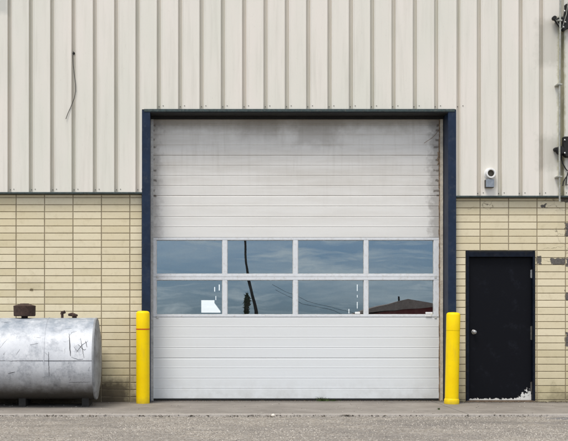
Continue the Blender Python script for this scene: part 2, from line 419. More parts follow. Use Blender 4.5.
for (a, b, n) in ((44, 62, 70), (80, 100, 60), (100, 130, 25), (130, 150, 25), (150, 170, 90), (186, 200, 60), (300, 338, 50), (358, 400, 40), (425, 500, 60), (0, 44, 50), (205, 212, 12), (228, 282, 200), (285, 300, 40), (338, 358, 90), (400, 425, 45), (500, 540, 60), (20, 40, 20)):
    for i in range(int(n * .6)):
        xx = PX(random.gauss((a + b) / 2, (b - a) / 3.2), -1.84)
        so.rock((xx, edge(xx) + random.uniform(-.035, .012), -.024 + random.uniform(0, .018)), random.choice((.003, .004, .005, .006, .011)) * random.uniform(.7, 1.2), flat=.4)
for i in range(330):
    xx = random.uniform(-1.9, 2.3); so.rock((xx, random.uniform(.14, .2), .003), random.uniform(.004, .010))
for i in range(260):
    xx = random.uniform(2.45, 5); so.rock((xx, -abs(random.gauss(0, .035)) - .005, .004), random.uniform(.005, .014))
so.build('soil_crumbs', M_soil, kind='stuff', label='dark soil crumbs gathered in the seam before the concrete strip', cat='soil')

# ------------------------------------------------------------------ the building
B = empty('industrial_building', (0, 0, 0), 'cream industrial building with ribbed steel siding over stacked block and a large sectional door', 'building')
JL0, JL1, JR0, JR1 = PX(142.2), PX(150.4), PX(446.7), PX(454.7)
HZ = PZ(113.2)                                     # soffit
XE = 9.2; TOP = 7.4
SL, SR = PZ(193.0), PZ(196.6)

# block walls
def blockwall(x0, x1, ztop, zref, xref, hole=None):
    w = MB(); H = .1016; W = .4064
    if hole:
        hx0, hx1, hz = hole
        w.box(x0, hx0, .010, .2, -.05, ztop, 1); w.box(hx1, x1, .010, .2, -.05, ztop, 1); w.box(hx0, hx1, .010, .2, hz, ztop, 1)
    else: w.box(x0, x1, .010, .2, -.05, ztop, 1)
    r0 = int((zref + .1) / H) + 1
    for r in range(-r0, int((ztop - zref) / H) + 2):
        za, zb = zref + r * H, zref + (r + 1) * H
        za, zb = max(za, -.04), min(zb, ztop)
        if zb - za < .03: continue
        for k in range(int((x0 - xref) / W) - 2, int((x1 - xref) / W) + 2):
            xa, xb = max(xref + k * W, x0), min(xref + (k + 1) * W, x1)
            if xb - xa < .03: continue
            segs = [(xa, xb)]
            if hole and za < hz - .02:
                segs = []
                if xa < hx0: segs.append((xa, min(xb, hx0)))
                if xb > hx1: segs.append((max(xa, hx1), xb))
            for (p, q) in segs:
                if q - p < .02: continue
                d = random.gauss(0, .0009)
                w.box(p + .0058, q - .0058, d, .012, za + .0048, zb - .0048, 0, c=.0035)
    return w
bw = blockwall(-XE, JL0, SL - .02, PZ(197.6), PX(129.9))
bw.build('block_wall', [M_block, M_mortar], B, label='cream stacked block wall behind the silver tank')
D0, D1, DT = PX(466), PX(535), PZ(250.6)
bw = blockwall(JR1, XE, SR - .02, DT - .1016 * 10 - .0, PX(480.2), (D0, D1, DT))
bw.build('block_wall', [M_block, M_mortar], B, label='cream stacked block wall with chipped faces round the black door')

# ribbed siding
base = [10.6 + 21.22 * k for k in range(-18, 21)]
base = [b for b in base if b < 450] + [457.3, 477.5, 498.3, 519.0, 539.4, 560.2] + [560.2 + 21.2 * k for k in range(1, 15)]
gx = [PX(b) for b in base if -XE + .1 < PX(b) < XE - .1]
SF = -.078
def siding(mb, x0, x1, z0, z1):
    g = .029
    pts = [(x0, SF)]
    for c in gx:
        if c - g - .004 < x0 or c + g + .02 > x1: continue
        w = .4 if abs(c - PX(457.3)) < .01 else 1.
        pts += [(c - g - .030, SF), (c - g - .026, SF - .0035), (c - g - .004, SF - .0035), (c - g, SF), (c - g * .93 * w, -.010), (c + g * .93 * w, -.010),
                (c + g, SF), (c + g + .004, SF - .0035), (c + g + .012, SF - .0035), (c + g + .016, SF)]
    pts.append((x1, SF))
    pts = [(max(px, x0), py) for px, py in pts]
    n = len(pts)
    zs = [z0 + (z1 - z0) * i / 3 for i in range(4)]
    vs = [(px, py, zz) for zz in zs for (px, py) in pts]
    fs = [(r * n + i, r * n + i + 1, (r + 1) * n + i + 1, (r + 1) * n + i) for r in range(3) for i in range(n - 1)]
    mb.add(vs, fs)
sd = MB()
siding(sd, -XE, JL0, SL, PZ(110.4)); siding(sd, -XE, XE, PZ(110.4), TOP); siding(sd, JR1, XE, SR, PZ(110.4))
sd.build('wall_siding', M_siding, B, label='off-white ribbed steel siding')
bk = MB()
bk.box(-XE, JL0, -.004, .2, SL - .018, TOP); bk.box(JR1, XE, -.004, .2, SR - .02, TOP); bk.box(JL0, JR1, -.004, .3, HZ + .004, TOP)
bk.build('backing_wall', M_black, B)
fl = MB()
fl.box(-XE, JL0, -.086, -.006, SL - .019, SL + .004); fl.box(JR1, XE, -.086, -.006, SR - .019, SR + .004)
fl.box(JL0 + .03, JR1 + -.02, -.096, -.006, HZ + .004, PZ(110.2))
fl.build('flashing', M_blackgreen, B, bevel=.003, label='dark green metal flashing strip under the siding')
sc = MB()
for c in gx:
    for (z, dx) in ((SL + .045, 0), (SL + .045, .06)):
        if JL0 - .05 < c < JR1 + .05: z = PZ(110.4) + .05
        elif c > 0: z = SR + .045
        sc.lathe([(.006, -.006), (.006, 0)], (c + dx, -.012 if dx == 0 else SF, z), 'y', 8)
sc.build('fastener', M_tanksteel, B, kind='stuff')
cp = MB(); cp.box(-XE - .05, XE + .05, -.09, .25, TOP - .12, TOP + .03); cp.build('coping', M_blackgreen, B, bevel=.005)

# shell
sh = MB(); sh.box(-XE, -XE + .2, .2, 20, -.05, TOP); sh.build('side_wall', M_darkgrey, B); sh = MB(); sh.box(XE - .2, XE, .2, 20, -.05, TOP); sh.build('side_wall', M_darkgrey, B)
rf = MB(); rf.box(-XE, XE, .2, 20.2, TOP - .25, TOP); rf.build('roof', M_roof, B)
ff = MB(); ff.box(-XE + .2, XE - .2, .30, 20, -.08, .0); ff.build('floor_slab', M_conc_in, B)
RY = 20.0
holes = []
for (a, b, t, u) in (*[(201.3 if i == 0 else 214.4 + (i - 1) * .55, 214.4 + i * .55, 300.2 if i == 0 else 302.6 + i * .75, 312.6) for i in range(0, 12)], (214.2, 215.1, 287, 291.5), (218.8, 219.8, 284.5, 290.5), (215.5, 216.2, 296, 300.0),
                  (356.9, 357.6, 284.5, 291), (357.0, 357.6, 295, 297.5), (356.9, 357.6, 302, 308.5), (348.5, 349.3, 309, 313.5), (355, 360, 311.8, 313.8), (425.5, 432.5, 312, 313.8)):
    p = P(a, t, RY); q = P(b, u, RY); holes.append((p[0], q[0], q[1], p[1]))
xs = sorted({-XE, XE} | {h[0] for h in holes} | {h[1] for h in holes}); zs = sorted({-.05, TOP} | {h[2] for h in holes} | {h[3] for h in holes})
rw = MB()
for a, b in zip(xs[:-1], xs[1:]):
    for c0, d0 in zip(zs[:-1], zs[1:]):
        mx_, mz_ = (a + b) / 2, (c0 + d0) / 2
        if any(h[0] < mx_ < h[1] and h[2] < mz_ < h[3] for h in holes): continue
        rw.add([(a, RY, c0), (b, RY, c0), (b, RY, d0), (a, RY, d0)], [(0, 1, 2, 3)])
rw.build('rear_wall', M_darkgrey, B, label='rear wall with small bright window openings seen through the door glass')

# door frame
jf = MB(); jf.box(JL0, JL1, -.088, .30, 0, PZ(111.3)); jf.build('door_jamb', M_navy, B, bevel=.004)
jf = MB(); jf.box(JR0, JR1, -.088, .30, 0, PZ(111.3)); jf.build('door_jamb', M_navy, B, bevel=.004)
hd = MB(); hd.box(JL1 + .001, JR0 - .001, -.084, .29, HZ - .012, HZ + .003); hd.box(JL1 + .001, JR0 - .001, .175, .2, PZ(119.2, .18), HZ - .012)
hd.build('door_header', M_black, B, bevel=.002, label='black header seal over the large door')
ts = MB(); ts.box(PX(149.5, .18), PX(153.4, .18), .185, .215, .0, PZ(118, .2)); ts.build('door_trim', M_lightgrey, B, bevel=.003)
ts = MB(); ts.box(PX(440.3, .18), PX(443.2, .18), .185, .215, .0, PZ(118, .2)); ts.build('door_trim', M_creamtrim, B, bevel=.003)
ts = MB(); ts.box(PX(443.2, .18) + .002, PX(450, .18), .190, .215, .0, PZ(118, .2)); ts.build('jamb_seal', M_black, B)
rs = MB()
zz = 0.0; z1 = PZ(118, .2)
while zz < z1:
    d = random.uniform(.03, .12); w = random.uniform(-.004, .004)
    rs.box(PX(439.2, .19) + w, PX(440.4, .19), .190, .216, zz, min(zz + d, z1)); zz += d
rs.build('rusty_edge', M_rust, B)

# garage door: solid sections, windows as children
gd = MB(); GX0, GX1 = PX(152.6, DY), PX(439.6, DY)
def section(pt, pb):
    z1, z0 = PZ(pt, DY) - .0008, PZ(pb, DY) + .0008
    prof = [(DY + .045, z0), (DY + .008, z0), (DY + .003, z0 + .003), (DY, z0 + .008)]
    for k in (1, 2, 3):
        zc = z0 + (z1 - z0) * k / 4
        gdp = .0035 if pt < 300 else .0018
        prof += [(DY, zc - .006), (DY + gdp, zc - .002), (DY + gdp, zc + .002), (DY + .0, zc + .006)]
        if k < 4: prof += [(DY - .0015, zc + .011), (DY - .0015, zc + .016), (DY, zc + .021)]
    prof += [(DY, z1 - .012), (DY + .003, z1 - .006), (DY + .008, z1), (DY + .045, z1)]
    gd.prismx(prof, GX0, GX1)
for a, b in ((114.5, 155.4), (155.4, 195.8), (195.8, 237.6), (317, 358.2), (358.2, 398.8)): section(a, b)
gdo = gd.build('garage_door', M_door, B, label='large white sectional overhead door with two rows of windows')
cols = [(156.4, 222.5), (227.2, 293.1), (297.8, 363.9), (368.3, 433.7)]
for (ft, fb, gt, gb) in ((237.6, 276.9, 240.0, 274.0), (276.9, 317.0, 280.0, 314.6)):
    fr = MB(); y0, y1 = DY - .004, DY + .04
    zt, zb, zgt, zgb = PZ(ft, DY) - .0015, PZ(fb, DY) + .0015, PZ(gt, DY), PZ(gb, DY)
    fr.box(GX0, GX1, y0, y1, zgt, zt); fr.box(GX0, GX1, y0, y1, zb, zgb)
    xs = [GX0] + [PX(v, DY) for cc in cols for v in cc] + [GX1]
    for i in range(0, 10, 2): fr.box(xs[i], xs[i + 1], y0 + .002, y1, zgb, zgt)
    fro = fr.build('window_frame', M_frame, gdo, bevel=.003)
    for (a, b) in cols:                            # glazing beads just inside each light
        xa, xb = PX(a, DY), PX(b, DY); pb = MB(); t = .007
        for bx in ((xa, xa + t, zgb, zgt), (xb - t, xb, zgb, zgt), (xa + t, xb - t, zgb, zgb + t), (xa + t, xb - t, zgt - t, zgt)):
            pb.box(bx[0], bx[1], DY + .006, DY + .03, bx[2], bx[3])
        pb.build('glazing_bead', M_black if False else M_lightgrey, gdo)
        pn = MB(); yc = DY + .020; hh = (zgt - zgb) / 2; dy = math.tan(R(1.0)) * hh; tw = random.uniform(-.0006, .0006)
        pn.add([(xa, yc - dy - tw, zgb), (xb, yc - dy + tw, zgb), (xb, yc + dy + tw, zgt), (xa, yc + dy - tw, zgt)], [(0, 1, 2, 3)])
        pn.build('window_pane', M_glass, gdo)
sl = MB(); sl.box(GX0, GX1, DY + .002, DY + .04, .004, PZ(398.9, DY)); sl.build('bottom_seal', M_black, gdo)
for a in (157.5, 435.5):
    for b in (277, 317.2):
        hg = MB(); hg.box(PX(a - 1.2, DY), PX(a + 1.2, DY), DY - .008, DY - .004, PZ(b + 1.2, DY), PZ(b - 1.2, DY))
        hg.build('corner_bracket', M_lightgrey, gdo, bevel=.002)
bo = MB(); bo.box(PX(425.5, DY), PX(431.5, DY), DY - .014, DY - .004, PZ(316.6, DY), PZ(314.2, DY)); bo.build('lift_handle', M_white, gdo, bevel=.003)

# black personnel door
bd = MB(); yD = .05
bd.box(D0 + .045, D1 - .035, yD, yD + .045, .022, DT - .095)
bdo = bd.build('steel_door', M_bdoor, B, bevel=.003, label='black steel door with paint chipped white along its bottom')
fr = MB(); fr.box(D0 + .002, D0 + .041, -.012, .12, 0.004, DT - .004); fr.box(D1 - .031, D1 - .002, -.012, .12, .004, DT - .004); fr.box(D0 + .041, D1 - .031, -.012, .12, DT - .09, DT - .02)
fr.build('door_frame', M_darknavy, bdo, bevel=.004)
ln = MB(); ln.box(D0 + .002, D1 - .002, .0, .19, DT - .018, DT - .002); ln.box(D0 + .041, D1 - .031, .1, .15, .02, DT - .09); ln.build('door_stop', M_black, bdo)
si = MB(); si.box(D0 + .002, D1 - .002, -.02, .15, .001, .018); si.build('door_sill', M_sill, bdo, bevel=.003)
kx, kz = P(473.6, 332, yD)
kn = MB(); kn.lathe([(.034, 0), (.034, -.006), (.030, -.010), (.013, -.012), (.012, -.034), (.022, -.040), (.029, -.052), (.027, -.064), (.016, -.071), (.001, -.073)], (kx, yD, kz), 'y', 28)
kn.build('door_knob', M_steel, bdo)
for (pa, pb, mt) in ((269.5, 278, M_steel), (326, 340, M_tanksteel), (382, 391, M_tanksteel)):
    h = MB(); xh = D1 - .033
    h.lathe([(.0065, 0), (.0065, PZ(pa) - PZ(pb))], (xh, yD - .008, PZ(pb)), 'z', 10); h.box(xh - .018, xh, yD - .004, yD, PZ(pb) + .004, PZ(pa) - .004)
    h.build('hinge', mt, bdo)

# ------------------------------------------------------------------ things on the wall
vx, vz = P(489.3, 174, -.06); y0 = SF
V = empty('wall_vent', (vx, y0, vz), 'round white vent pipe poking out of the siding above the grey box', 'vent')
v = MB(); v.lathe([(.082, 0), (.082, -.006), (.070, -.008), (.070, -.075), (.066, -.080), (.050, -.080), (.047, -.075), (.046, -.004)], (vx, y0, vz), 'y', 36, caps=False); v.build('vent_pipe', M_white, V, loc=(vx, y0, vz))
v = MB(); v.lathe([(.0455, -.05), (.0455, -.03), (.001, -.03)], (vx, y0, vz), 'y', 30, caps=False); v.build('vent_throat', M_duct, V, loc=(vx, y0, vz))
bx0, bz0 = P(484.8, 188, -.1); bx1, bz1 = P(493.2, 179.8, -.1)
BZ = 0
Jb = empty('junction_box', ((bx0 + bx1) / 2, y0, bz0), 'small grey electrical box mounted below the round vent', 'electrical box')
v = MB(); v.box(bx0, bx1, -.135, y0, bz0, bz1); v.build('box_body', M_tanksteel, Jb, loc=(bx0, y0, bz0), bevel=.006)
v = MB(); v.box(bx0 + .006, bx1 + .003, -.145, -.1355, bz0 + .008, bz1 + .002); v.build('box_cover', M_greybox, Jb, loc=(bx0, y0, bz0), bevel=.004)
v = MB(); v.tube([((bx0 + bx1) / 2, -.10, bz1), ((bx0 + bx1) / 2, -.10, vz - .071)], .012); v.build('nipple', M_white, Jb, loc=(bx0, y0, bz0))

pts = []
for (a, b, yy) in ((73.6, 52, -.02), (73.4, 54, -.045), (73.2, 58, -.05), (73.6, 66, -.05), (74.8, 76, -.05), (75.9, 85, -.052), (76.0, 92, -.052), (74.6, 99, -.05), (71.4, 107, -.048), (68.4, 113.5, -.05), (66.2, 119.5, -.054)):
    xx, z = P(a, b, yy); pts.append((xx, yy - .042, z))
w = MB(); w.tube(pts, .0042, 8); wx = P(73.6, 53, -.04); w.lathe([(.018, -.012), (.018, 0)], (wx[0], -.010, wx[1]), 'y', 12)
w.build('dangling_cable', M_black, loc=pts[0], label='thin dark cable dangling from a hole in the upper left siding', cat='cable')
pts = [(*P(438.5, 130, .17),), ]
pp = []
for (a, b, yy) in ((439.3, 128.5, .19), (438, 131, .17), (435.5, 134.5, .165), (432, 138, .17), (428, 140.5, .175), (424, 143.2, .18)):
    xx, z = P(a, b, yy); pp.append((xx, yy, z))
w = MB(); w.tube(pp, .0035, 6); w.build('loose_wire', M_rust, loc=pp[0], label='short loose wire poking over the top right corner of the big door', cat='wire')
pp = []
for (a, b) in ((437.8, 152), (438.6, 156), (437.4, 159), (438.8, 162), (437.6, 165)):
    xx, z = P(a, b, .18); pp.append((xx, .178, z))
w = MB(); w.tube(pp, .007, 6); w.build('bent_clip', M_rust, loc=pp[0], label='rusty bent clip on the right edge of the big door below the loose wire', cat='clip')

# conduit
cxp = PX(559.9, -.2)
Cn = empty('conduit', (cxp, -.05, SR), 'thin galvanised conduit running down the siding at the far right', 'conduit')
w = MB(); w.tube([(cxp + .006 * math.sin(z * 1.3), -.20, z) for z in [SR - .09 + i * .25 for i in range(19)]], .0125, 12); w.build('conduit_pipe', M_galv, Cn, loc=(cxp, -.05, SR))
for z in (SR + .25, SR + 1.55, SR + 2.45):
    w = MB(); w.box(cxp - .035, cxp + .03, -.218, SF, z, z + .02); w.build('pipe_strap', M_galv, Cn, loc=(cxp, -.05, z), bevel=.003)
# black brackets at the right margin
def poly(pl, yy): return [P(a, b, yy) for a, b in pl]
bx, bz = P(566, 20, -.1)
K = empty('wall_bracket', (bx, SF, bz), 'upper black metal bracket with a knuckled arm beside the conduit, near the roof', 'bracket', 'black brackets at the right end of the siding')
w = MB(); w.prism(poly([(563.2, 31.5), (561, 27.5), (561.8, 21), (564.2, 16.2), (565.3, 9), (565.2, 4.4), (582, 3.5), (583, 26), (573, 27.5), (568, 28.5)], -.12), -.16, -.07); w.build('bracket_body', M_black, K, loc=(bx, SF, bz), bevel=.008)
w = MB(); a = P(554.2, 18.2, -.15); b = P(562.5, 28.5, -.13); c2 = P(559, 17.6, -.13); d2 = P(566, 18, -.13)
w.tube([(a[0], -.15, a[1]), (b[0], -.13, b[1])], [.022, .034], 10); w.tube([(c2[0] - .02, -.13, c2[1] - .02), (d2[0], -.13, d2[1])], [.02, .03], 10); w.lathe([(.028, -.03), (.03, -.02), (.03, .02), (.028, .03)], (a[0], -.15, a[1]), 'y', 16); w.build('bracket_arm', M_black, K, loc=(bx, SF, bz))
for (a, b) in ((564.8, 11), (565.4, 22), (563.6, 27)):
    q = P(a, b, -.17); w = MB(); w.lathe([(.013, .004), (.013, -.010), (.006, -.014), (.001, -.014)], (q[0], -.160, q[1]), 'y', 6, smooth=False); w.build('bolt', M_steel, K, loc=(bx, SF, bz))
w = MB(); w.tube([(P(a, b, -.175)[0], -.175, P(a, b, -.175)[1]) for a, b in ((555.5, 19), (558.5, 24), (561.6, 29), (563.5, 24), (566.5, 14), (568, 2))], .004, 6); w.build('tie_wire', M_galv, K, loc=(bx, SF, bz))
w = MB(); e = P(574, 16, -.05); w.box(e[0] - .1, e[0] + .1, -.10, -.080, e[1] - .12, e[1] + .12); w.build('mounting_plate', M_black, K, loc=(bx, SF, bz), bevel=.004)
bx, bz = P(566, 150, -.1)
K = empty('wall_bracket', (bx, SF, bz), 'lower black bracket with loose wires hanging under it, just above the block wall', 'bracket', 'black brackets at the right end of the siding')
w = MB(); w.prism(poly([(563, 137), (583, 136.6), (583, 157), (566, 157.5), (563, 155)], -.12), -.17, -.07); w.build('bracket_body', M_black, K, loc=(bx, SF, bz), bevel=.008)
w = MB(); a = P(560.2, 150.5, -.12); w.lathe([(.001, -.045), (.05, -.04), (.062, -.015), (.062, .02), (.05, .04)], (a[0], -.125, a[1]), 'y', 24); b = P(555.8, 149.5, -.12); w.lathe([(.02, -.03), (.03, -.02), (.03, .03)], (b[0], -.12, b[1]), 'y', 14)
w.tube([(a[0], -.12, a[1] - .04), (P(561.5, 160, -.12)[0], -.12, P(561.5, 160, -.12)[1])], [.03, .012], 8); w.build('bracket_knuckle', M_black, K, loc=(bx, SF, bz))
for (a, b) in ((565, 140), (565, 153)):
    q = P(a, b, -.18); w = MB(); w.lathe([(.013, .004), (.013, -.010), (.006, -.014), (.001, -.014)], (q[0], -.170, q[1]), 'y', 6, smooth=False); w.build('bolt', M_steel, K, loc=(bx, SF, bz))
for pl in (((561.5, 159), (562.5, 163), (565.5, 168.5), (567.5, 171)), ((567, 176), (565, 179), (563.4, 182), (562.8, 186)), ((572, 158), (569, 170), (566.6, 177), (566, 185.5), (569, 184))):
    w = MB(); w.tube([(P(a, b, -.1)[0], -.1, P(a, b, -.1)[1]) for a, b in pl], .008, 7); w.build('loose_lead', M_black, K, loc=(bx, SF, bz))

# ------------------------------------------------------------------ bollards
def bollard(px, pbot, ptop, lean, yb, label, red, collar):
    xb = PX(px, yb); s = (yb - CY) / F; top = PZ(ptop, yb); r = 6.75 * s
    T = empty('bollard', (xb, yb, 0), label, 'bollard', 'yellow bollards beside the large door')
    T.rotation_euler = (0, R(lean), 0)
    w = MB()
    w.lathe([(r, 0), (r, top - .19), (r - .0015, top - .188)] if False else [(r, 0), (r, top - .255)], (0, 0, 0), 'z', 40, caps=False)
    o = w.build('sleeve', M_yellow, None); o.parent = T
    w = MB(); w.lathe([(r - .003, top - .255), (r - .003, top - .250)], (0, 0, 0), 'z', 40, caps=False)
    o = w.build('seam', M_yellow, None); o.parent = T
    w = MB(); w.lathe([(r + .001, top - .250), (r + .001, top - .035), (r - .004, top - .018), (r - .016, top - .006), (r * .6, top + .0), (.001, top + .003)], (0, 0, 0), 'z', 40)
    o = w.build('cap', M_yellow, None); o.parent = T
    if red:
        w = MB(); w.lathe([(r + .002, top - .262), (r + .002, top - .247)], (0, 0, 0), 'z', 40, caps=False); w.lathe([(r, top - .262), (r + .002, top - .262)], (0, 0, 0), 'z', 40, caps=False)
        o = w.build('stripe', M_red, None); o.parent = T
    if collar:
        w = MB(); w.lathe([(r + .010, 0), (r + .010, .055), (r + .004, .07), (r, .075)], (0, 0, 0), 'z', 40, caps=False)
        o = w.build('base_collar', M_yellow, None); o.parent = T
    return T
bollard(142.9, 402.5, 311.0, 0, -.22, 'yellow bollard with a thin red stripe, between the tank and the big white door', True, False)
bollard(451.6, 404, 312.4, 1.1, -.30, 'plain yellow bollard without a stripe, leaning slightly, beside the black door', False, True)

# ------------------------------------------------------------------ tank
TY, TR, TZ = -.60, .556, .648
TX1 = PX(95.6, TY); TX0 = TX1 - 2.3
T = empty('storage_tank', ((TX0 + TX1) / 2, TY, 0), 'weathered silver horizontal storage tank with a rusty cap, against the block wall', 'tank')
TL = T.location.copy()
def dent(a, h): return 1 + .006 * noise.noise((math.cos(a) * 1.6, math.sin(a) * 1.6, h * 2.2)) - .012 * max(0, noise.noise((math.cos(a) * 2 + 5, math.sin(a) * 2, h * 2.5)))
w = MB(); L = TX1 - TX0
prof = [(TR, i * L / 60) for i in range(61)]
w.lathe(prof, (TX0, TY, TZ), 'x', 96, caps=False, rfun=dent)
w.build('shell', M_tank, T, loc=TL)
for sgn, X in ((1, TX1), (-1, TX0)):
    w = MB()
    w.lathe([(TR - .004, -.004 * sgn), (TR + .004, .0), (TR + .005, .018 * sgn), (TR - .004, .026 * sgn), (TR - .022, .026 * sgn), (TR - .03, .022 * sgn), (TR - .06, .034 * sgn), (TR - .16, .052 * sgn), (TR * .45, .064 * sgn), (.001, .07 * sgn)], (X, TY, TZ), 'x', 96, caps=False, rfun=lambda a, h: 1 + .004 * math.sin(3 * a + 1))
    w.build('end_head', M_head, T, loc=TL)
w = MB()
for px in (49.3,):
    X = PX(px, TY); w.lathe([(TR - .001, -.006), (TR + .0035, -.003), (TR + .0035, .003), (TR - .001, .006)], (X, TY, TZ), 'x', 96, caps=False, rfun=dent)
w.build('weld_seam', M_tank, T, loc=TL)
w = MB()
X = PX(-12, TY); w.lathe([(TR - .001, -.006), (TR + .0035, -.003), (TR + .0035, .003), (TR - .001, .006)], (X, TY, TZ), 'x', 96, caps=False)
w.build('weld_seam', M_tank, T, loc=TL)
def onshell(px, py, off=.004):
    # ray from the viewpoint to the cylinder surface, used once to read the mark's place on the shell
    X1, Z1 = P(px, py, TY); d = Vector((X1 - CX, TY - CY, Z1 - CZ)); o = Vector((CX, CY - TY, CZ - TZ))
    A = d.y ** 2 + d.z ** 2; Bq = 2 * (o.y * d.y + o.z * d.z); Cq = o.y ** 2 + o.z ** 2 - (TR + off) ** 2
    disc = Bq * Bq - 4 * A * Cq
    t = (-Bq - math.sqrt(max(disc, 0))) / (2 * A)
    p = o + d * t
    return (p.x, p.y + TY, p.z + TZ)
w = MB()
def stroke(pl, r):
    out = []
    for (a, b), (c_, d_) in zip(pl[:-1], pl[1:]):
        n = max(2, int(math.hypot(c_ - a, d_ - b) / 1.5))
        for i in range(n):
            t = i / n; out.append((a + (c_ - a) * t + random.uniform(-.2, .2), b + (d_ - b) * t + random.uniform(-.2, .2)))
    out.append(pl[-1])
    k = len(out); r = r * .5
    w.tube([onshell(a, b, -.0005) for a, b in out], [r * (.5 + .7 * math.sin(math.pi * (i + .5) / k)) for i in range(k)], 6)
stroke([(69.2, 333.5), (69.6, 340), (69.8, 347), (70.6, 356)], .010)
stroke([(70, 335), (72, 332.5), (76.5, 331.5)], .005)
stroke([(80.5, 338), (82, 347), (84, 358)], .005)
stroke([(76.5, 352), (82, 345), (88, 341)], .004)
stroke([(78, 344.5), (84, 350), (86, 349)], .004)
stroke([(85.5, 341), (87, 347)], .006)
stroke([(71, 357), (78, 359.5), (83, 359)], .0035)
stroke([(0, 348), (4, 343), (8, 338.5)], .0035)
stroke([(2, 360), (10, 361.2), (24, 360.6)], .004)
stroke([(8, 373.4), (15, 372)], .008)
stroke([(48.5, 352), (49, 376)], .0055)
stroke([(1, 322), (9, 323)], .005)
stroke([(65, 329), (72, 328.8)], .004)
stroke([(16, 355), (20, 349)], .003)
stroke([(30, 345), (38, 343.5)], .003)
stroke([(69, 382.5), (90, 382)], .0035)
for i in range(9):
    a, b = random.uniform(0, 92), random.uniform(326, 384); l = random.uniform(2, 8); t = random.choice((0, .1, 1.5, 2.3, .8))
    stroke([(a, b), (a + l * math.cos(t), b + l * math.sin(t))], random.uniform(.001, .0025))
w.build('scratch_mark', M_scratch, T, loc=TL, label='black scrawls and scratches on the tank side')
sw = MB()                                          # long horizontal lap seam
sw.tube([onshell(a, 360.8, -.002) for a in range(-30, 96, 3)], .0035, 6); sw.build('lap_seam', M_scratch, T, loc=TL)
for px in (24, 86.5):
    w = MB(); X = PX(px, TY); hw = .048
    n = 10; pl = [(TY - .06, .0), (TY + .30, 0)]
    ys = [TY + .34 - i * .50 / n for i in range(n + 1)]
    prof = [(TY - .16, 0), (TY + .34, 0)] + [(yy, TZ - math.sqrt(TR * TR - (yy - TY) ** 2) + .006) for yy in ys]
    w.prismx(prof, X - hw, X + hw); w.build('saddle_leg', M_footing, T, loc=TL, bevel=.004)
cx_, cz_ = P(24.6, 317.3, TY); zt = TZ + TR
w = MB(); w.lathe([(.045, -.02), (.045, .02), (.06, .024)], (cx_, TY, zt), 'z', 20, caps=False)
w.lathe([(.135, .022), (.148, .030), (.151, .150), (.153, .160), (.148, .168), (.09, .182), (.065, .188), (.06, .197), (.001, .199)], (cx_, TY, zt), 'z', 40)
w.lathe([(.135, .022), (.001, .022)], (cx_, TY, zt), 'z', 40, caps=False)
w.build('vent_cap', M_rustcan, T, loc=TL, label='dark rusty mushroom cap')
w = MB(); X = PX(62.3, TY); w.lathe([(.018, -.01), (.018, .05)], (X, TY, zt), 'z', 12); w.tube([(X - .01, TY, zt + .045), (X, TY, zt + .075), (X + .025, TY, zt + .082), (X + .035, TY, zt + .06)], [.02, .024, .024, .018], 10)
w.build('pipe_elbow', M_rustcan, T, loc=TL)
w = MB(); X = PX(73.0, TY); w.lathe([(.032, -.01), (.032, .02), (.045, .022), (.045, .045), (.03, .05)], (X + .02, TY, zt), 'z', 8, smooth=False); w.tube([(X - .065, TY, zt + .042), (X - .02, TY, zt + .048), (X + .05, TY, zt + .03)], [.016, .026, .02], 10)
w.lathe([(.02, .04), (.02, .062)], (X + .01, TY, zt), 'z', 6, smooth=False); w.build('pipe_plug', M_rustcan, T, loc=TL)

# ------------------------------------------------------------------ small things on the ground
random.seed(11)
w = MB(); xx = PX(273.2, -1.9); w.rock((xx, -1.9, -.005), .034, flat=.8); o = w.build('stone', M_stone, loc=(xx, -1.9, -.03), label='pale pebble lying on the edge of the concrete strip', cat='stone')
b_ = o.modifiers.new('s', 'SUBSURF'); b_.levels = 1; b_.render_levels = 1
def weed(px, y, z0, n, h, spread, label, sp=.0):
    x0 = PX(px, y); w = MB()
    for i in range(n):
        a = random.uniform(0, 6.28); bx = x0 + random.gauss(0, spread); by = y + random.uniform(-.015, .01); hh = h * random.uniform(.4, 1); ln = random.uniform(.2, 1.) * hh
        wd = random.uniform(.0025, .006); p = []
        for t in (0, .35, .7, 1): p.append((bx + math.cos(a) * ln * t * t, by - abs(math.sin(a)) * ln * t * t * .7, z0 + hh * (t - .25 * t * t), wd * (1 - t) * 1.1 + .0006))
        vs = []
        for (qx, qy, qz, qw) in p: vs += [(qx - qw * math.sin(a + 1), qy - qw * .5, qz), (qx + qw * math.sin(a + 1), qy + qw * .5, qz)]
        w.add(vs, [(0, 1, 3, 2), (2, 3, 5, 4), (4, 5, 7, 6)])
    w.build('weed', M_leaf, loc=(x0, y, z0), label=label, cat='weed', group='weeds growing out of the concrete')
weed(322.5, .15, 0, 60, .095, .035, 'taller of the weed tufts at the foot of the big white door')
weed(333.0, .15, 0, 34, .055, .04, 'low weed patch at the foot of the big door, right of the taller tuft')
weed(438.8, -1.2, 0, 26, .04, .006, 'tiny weed in the concrete joint near the plain bollard')

